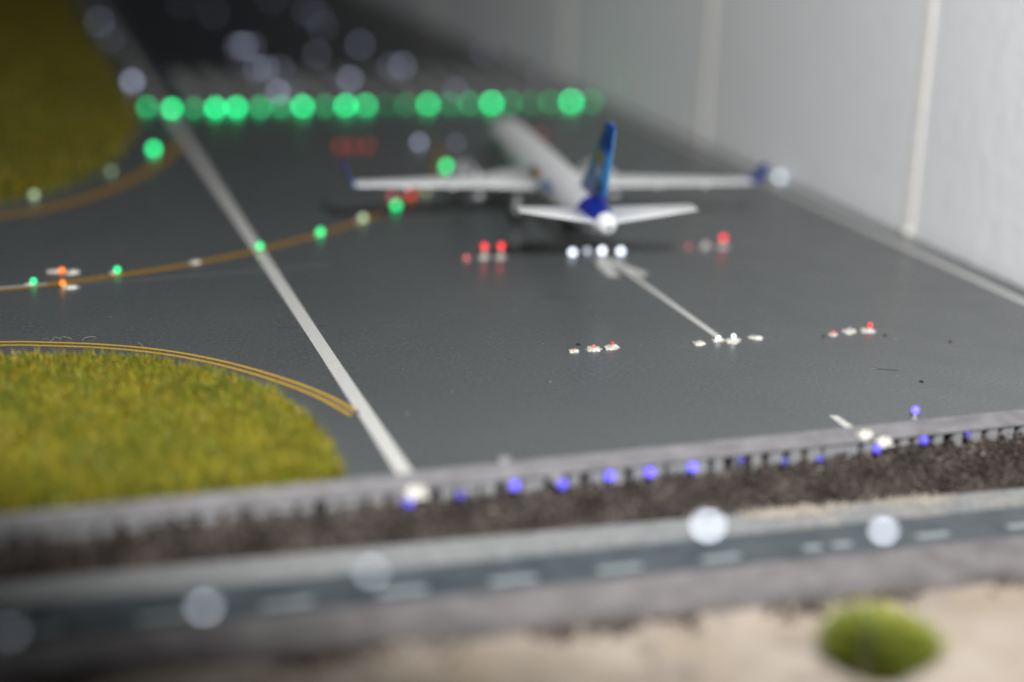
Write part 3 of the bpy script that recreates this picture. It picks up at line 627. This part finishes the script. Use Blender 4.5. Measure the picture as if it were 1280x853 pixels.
for s in (-1, 1):
    wg = surf('wing', [(s*.25, .74, 5.05, 3.35, .20), (s*1.25, .80, 4.08, 3.30, .13), (s*3.55, .95, 3.20, 2.80, .06), (s*3.68, .965, 3.12, 2.80, .05)], M_WING, pl)
    surf('winglet', [(s*3.66, .955, 3.16, 2.70, .12 if s < 0 else .09), (s*3.74, 1.04, 3.14, 2.56 if s < 0 else 2.72, .15 if s < 0 else .07), (s*(3.88 if s < 0 else 3.82), 1.38 if s < 0 else 1.30, 2.96, 2.36 if s < 0 else 2.62, .12 if s < 0 else .05)], M_BLUE, wg)
    for q, xx in enumerate((1.9, 2.75)):     # flap track fairings
        surf('flap_fairing', [(s*xx-.035, .80+.055*(xx-1.2), 3.75-.22*(xx-1.9), 3.02-.22*(xx-1.9), .09), (s*xx+.035, .80+.055*(xx-1.2), 3.75-.22*(xx-1.9), 3.02-.22*(xx-1.9), .09)], M_WING, wg)
    surf('tailplane', [(s*.10, .985, 1.15, .14, .085), (s*1.47, 1.25, .30, -.06, .05)], M_WING, pl)
    # engine
    V = []; F = []; rings = [(5.40, .225), (5.43, .245), (5.25, .275), (4.7, .28), (4.2, .245), (3.95, .20), (3.93, .13), (3.72, .10), (3.6, .03)]
    for y, r in rings:
        for k_ in range(18):
            a = 2*math.pi*k_/18; V.append((r*math.cos(a), y, r*math.sin(a)))
    for i in range(len(rings)-1):
        for k_ in range(18): F.append((i*18+k_, i*18+(k_+1) % 18, (i+1)*18+(k_+1) % 18, (i+1)*18+k_))
    F.append(tuple(range((len(rings)-1)*18, len(rings)*18)))
    en = obj('engine', mesh('engine', V, F, True), M_GREY, pl, (s*1.28, 0, .55))
    bm = bmesh.new(); bmesh.ops.create_cone(bm, segments=18, radius1=.20, radius2=.03, depth=.16, cap_ends=True, matrix=Matrix.Translation((0, 5.25, 0)) @ Matrix.Rotation(-math.pi/2, 4, 'X')); obj('fan', bm_mesh('fan', bm), M_DARK, en)
    obj('pylon', prism('pylon', [(-.03, 3.9), (.03, 3.9), (.03, 4.75), (-.03, 4.75)], .22, .40, .01), M_GREY, en)
    # main gear
    gr = empty('landing_gear', (s*.50, 3.85, 0)); gr.parent = pl
    bm = bmesh.new(); bmesh.ops.create_cone(bm, segments=10, radius1=.045, radius2=.045, depth=.62, cap_ends=True, matrix=Matrix.Translation((0, 0, .43))); obj('strut', bm_mesh('strut', bm), M_METAL, gr)
    obj('gear_door', prism('gear_door', [(s*.07-.012, -.17), (s*.07+.012, -.17), (s*.07+.012, .17), (s*.07-.012, .17)], .20, .66, .004), M_WING, gr)
    for wy in (-.13, .13):
        for wx_ in (-.075, .075):
            bm = bmesh.new(); bmesh.ops.create_cone(bm, segments=18, radius1=.108, radius2=.108, depth=.085, cap_ends=True, matrix=Matrix.Rotation(math.pi/2, 4, 'Y'))
            bmesh.ops.bevel(bm, geom=[e_ for e_ in bm.edges if len(e_.link_faces) == 2 and e_.calc_face_angle() > 1], offset=.02, segments=2, affect='EDGES')
            wh = obj('wheel', bm_mesh('wheel', bm, True), M_DARK, gr, (wx_, wy, .108))
# nose gear
gr = empty('landing_gear', (0, 7.1, 0)); gr.parent = pl
bm = bmesh.new(); bmesh.ops.create_cone(bm, segments=10, radius1=.03, radius2=.03, depth=.5, cap_ends=True, matrix=Matrix.Translation((0, 0, .33))); obj('strut', bm_mesh('strut', bm), M_METAL, gr)
for wx_ in (-.05, .05):
    bm = bmesh.new(); bmesh.ops.create_cone(bm, segments=16, radius1=.08, radius2=.08, depth=.05, cap_ends=True, matrix=Matrix.Rotation(math.pi/2, 4, 'Y')); obj('wheel', bm_mesh('wheel', bm), M_DARK, gr, (wx_, 0, .08))
# belly fairing
bm = bmesh.new(); bmesh.ops.create_uvsphere(bm, u_segments=20, v_segments=12, radius=1); obj('belly_fairing', bm_mesh('belly_fairing', bm, True), M_WING, pl, (0, 4.2, .66)).scale = (.38, 1.15, .20)
# cabin windows and cockpit glass
bm = bmesh.new()
for s in (-1, 1):
    wm = bmesh.new()
    for q in range(46):
        y = 1.9 + q*.122
        if y > 7.1: break
        a = .28; i_ = next(j for j in range(len(st)-1) if st[j][0] <= y <= st[j+1][0]); u_ = (y-st[i_][0])/(st[i_+1][0]-st[i_][0])
        r = st[i_][1]*(1-u_)+st[i_+1][1]*u_; zc = st[i_][2]*(1-u_)+st[i_+1][2]*u_; za = .10
        vs = []
        for dy, dz in ((-.02, -.03), (.02, -.03), (.02, .03), (-.02, .03)):
            zz = za+dz; xx = math.sqrt(max(r*r-(zz/1.04)**2, 0))+.003; vs.append(wm.verts.new((s*xx, y+dy, zc+zz)))
        wm.faces.new(vs)
    o = obj('cabin_windows', bm_mesh('cabin_windows', wm), M_GLASS, pl); o['kind'] = 'stuff'
bm.free()
V = [(-.20, 7.67, 1.03), (.20, 7.67, 1.03), (.16, 7.84, .965), (-.16, 7.84, .965), (-.285, 7.55, .99), (.285, 7.55, .99), (.25, 7.76, .92), (-.25, 7.76, .92)]
V = [(x*1.0, y, z+.035) for x, y, z in V]
obj('cockpit_window', mesh('cockpit_window', V, [(0, 1, 2, 3), (4, 0, 3, 7), (1, 5, 6, 2)]), M_GLASS, pl)
# fin with printed blue artwork
M_FIN = mat('blue_fin_artwork', (0.02, 0.1, 0.4), 0.3); t = NT(M_FIN)
sp = t.n('ShaderNodeSeparateXYZ'); t.l(t.pos(), sp.inputs[0])
zz = t.math('ADD', t.math('MULTIPLY', t.math('SUBTRACT', sp.outputs[2], 1.1), 1/1.5), t.math('MULTIPLY', t.math('SUBTRACT', t.noise(3.5, 2), .5), .12))
c = t.ramp(zz, [(0.0, (0.012, 0.018, 0.20)), (0.17, (0.014, 0.03, 0.30)), (0.24, (0.02, 0.10, 0.32)), (0.42, (0.03, 0.16, 0.38)), (0.62, (0.035, 0.17, 0.42)), (0.70, (0.015, 0.07, 0.32)), (0.77, (0.006, 0.022, 0.18)), (0.97, (0.01, 0.04, 0.26)), (1.0, (0.04, 0.16, 0.40))])
c = t.mix(patch(.60, 1.98, .24, .12), c, (0.24, 0.22, 0.02)); c = t.mix(patch(.62, 1.76, .16, .13), c, (0.22, 0.30, 0.30)); c = t.mix(patch(.55, 1.50, .20, .12), c, (0.008, 0.04, 0.06)); c = t.mix(patch(.95, 1.30, .18, .08), c, (0.14, 0.10, 0.36))
t.base(c)
prof = [(0, 0), (.04, .5), (.15, .9), (.4, 1), (.7, .65), (1, .12), (1, -.12), (.7, -.65), (.4, -1), (.15, -.9), (.04, -.5)]
V = []; F = []; n = len(prof)
for z, yl, yt, th in ((1.04, 1.95, .22, .12), (1.32, 1.62, .20, .11), (1.66, 1.24, .16, .10), (2.52, .50, .02, .06), (2.61, .38, .0, .035)):
    for c_, h_ in prof: V.append((h_*th/2, yl+(yt-yl)*c_, z))
for i in range(4):
    for k_ in range(n): F.append((i*n+k_, i*n+(k_+1) % n, (i+1)*n+(k_+1) % n, (i+1)*n+k_))
F.append(tuple(range(n))[::-1]); F.append(tuple(range(4*n, 5*n)))
me = mesh('fin', V, F, True); bm = bmesh.new(); bm.from_mesh(me); bmesh.ops.recalc_face_normals(bm, faces=bm.faces); bm.to_mesh(me); bm.free()
fin = obj('fin', me, M_FIN, pl)
obj('rudder_edge', prism('rudder_edge', [(-.006, -.02), (.006, -.02), (.006, .0), (-.006, .0)], 0, 1.1), mat('light_blue_paint', (0.10, 0.35, 0.62), 0.3), fin).matrix_local = Matrix.Translation((0, .185, 1.45)) @ Matrix.Rotation(math.atan(.16), 4, 'X')
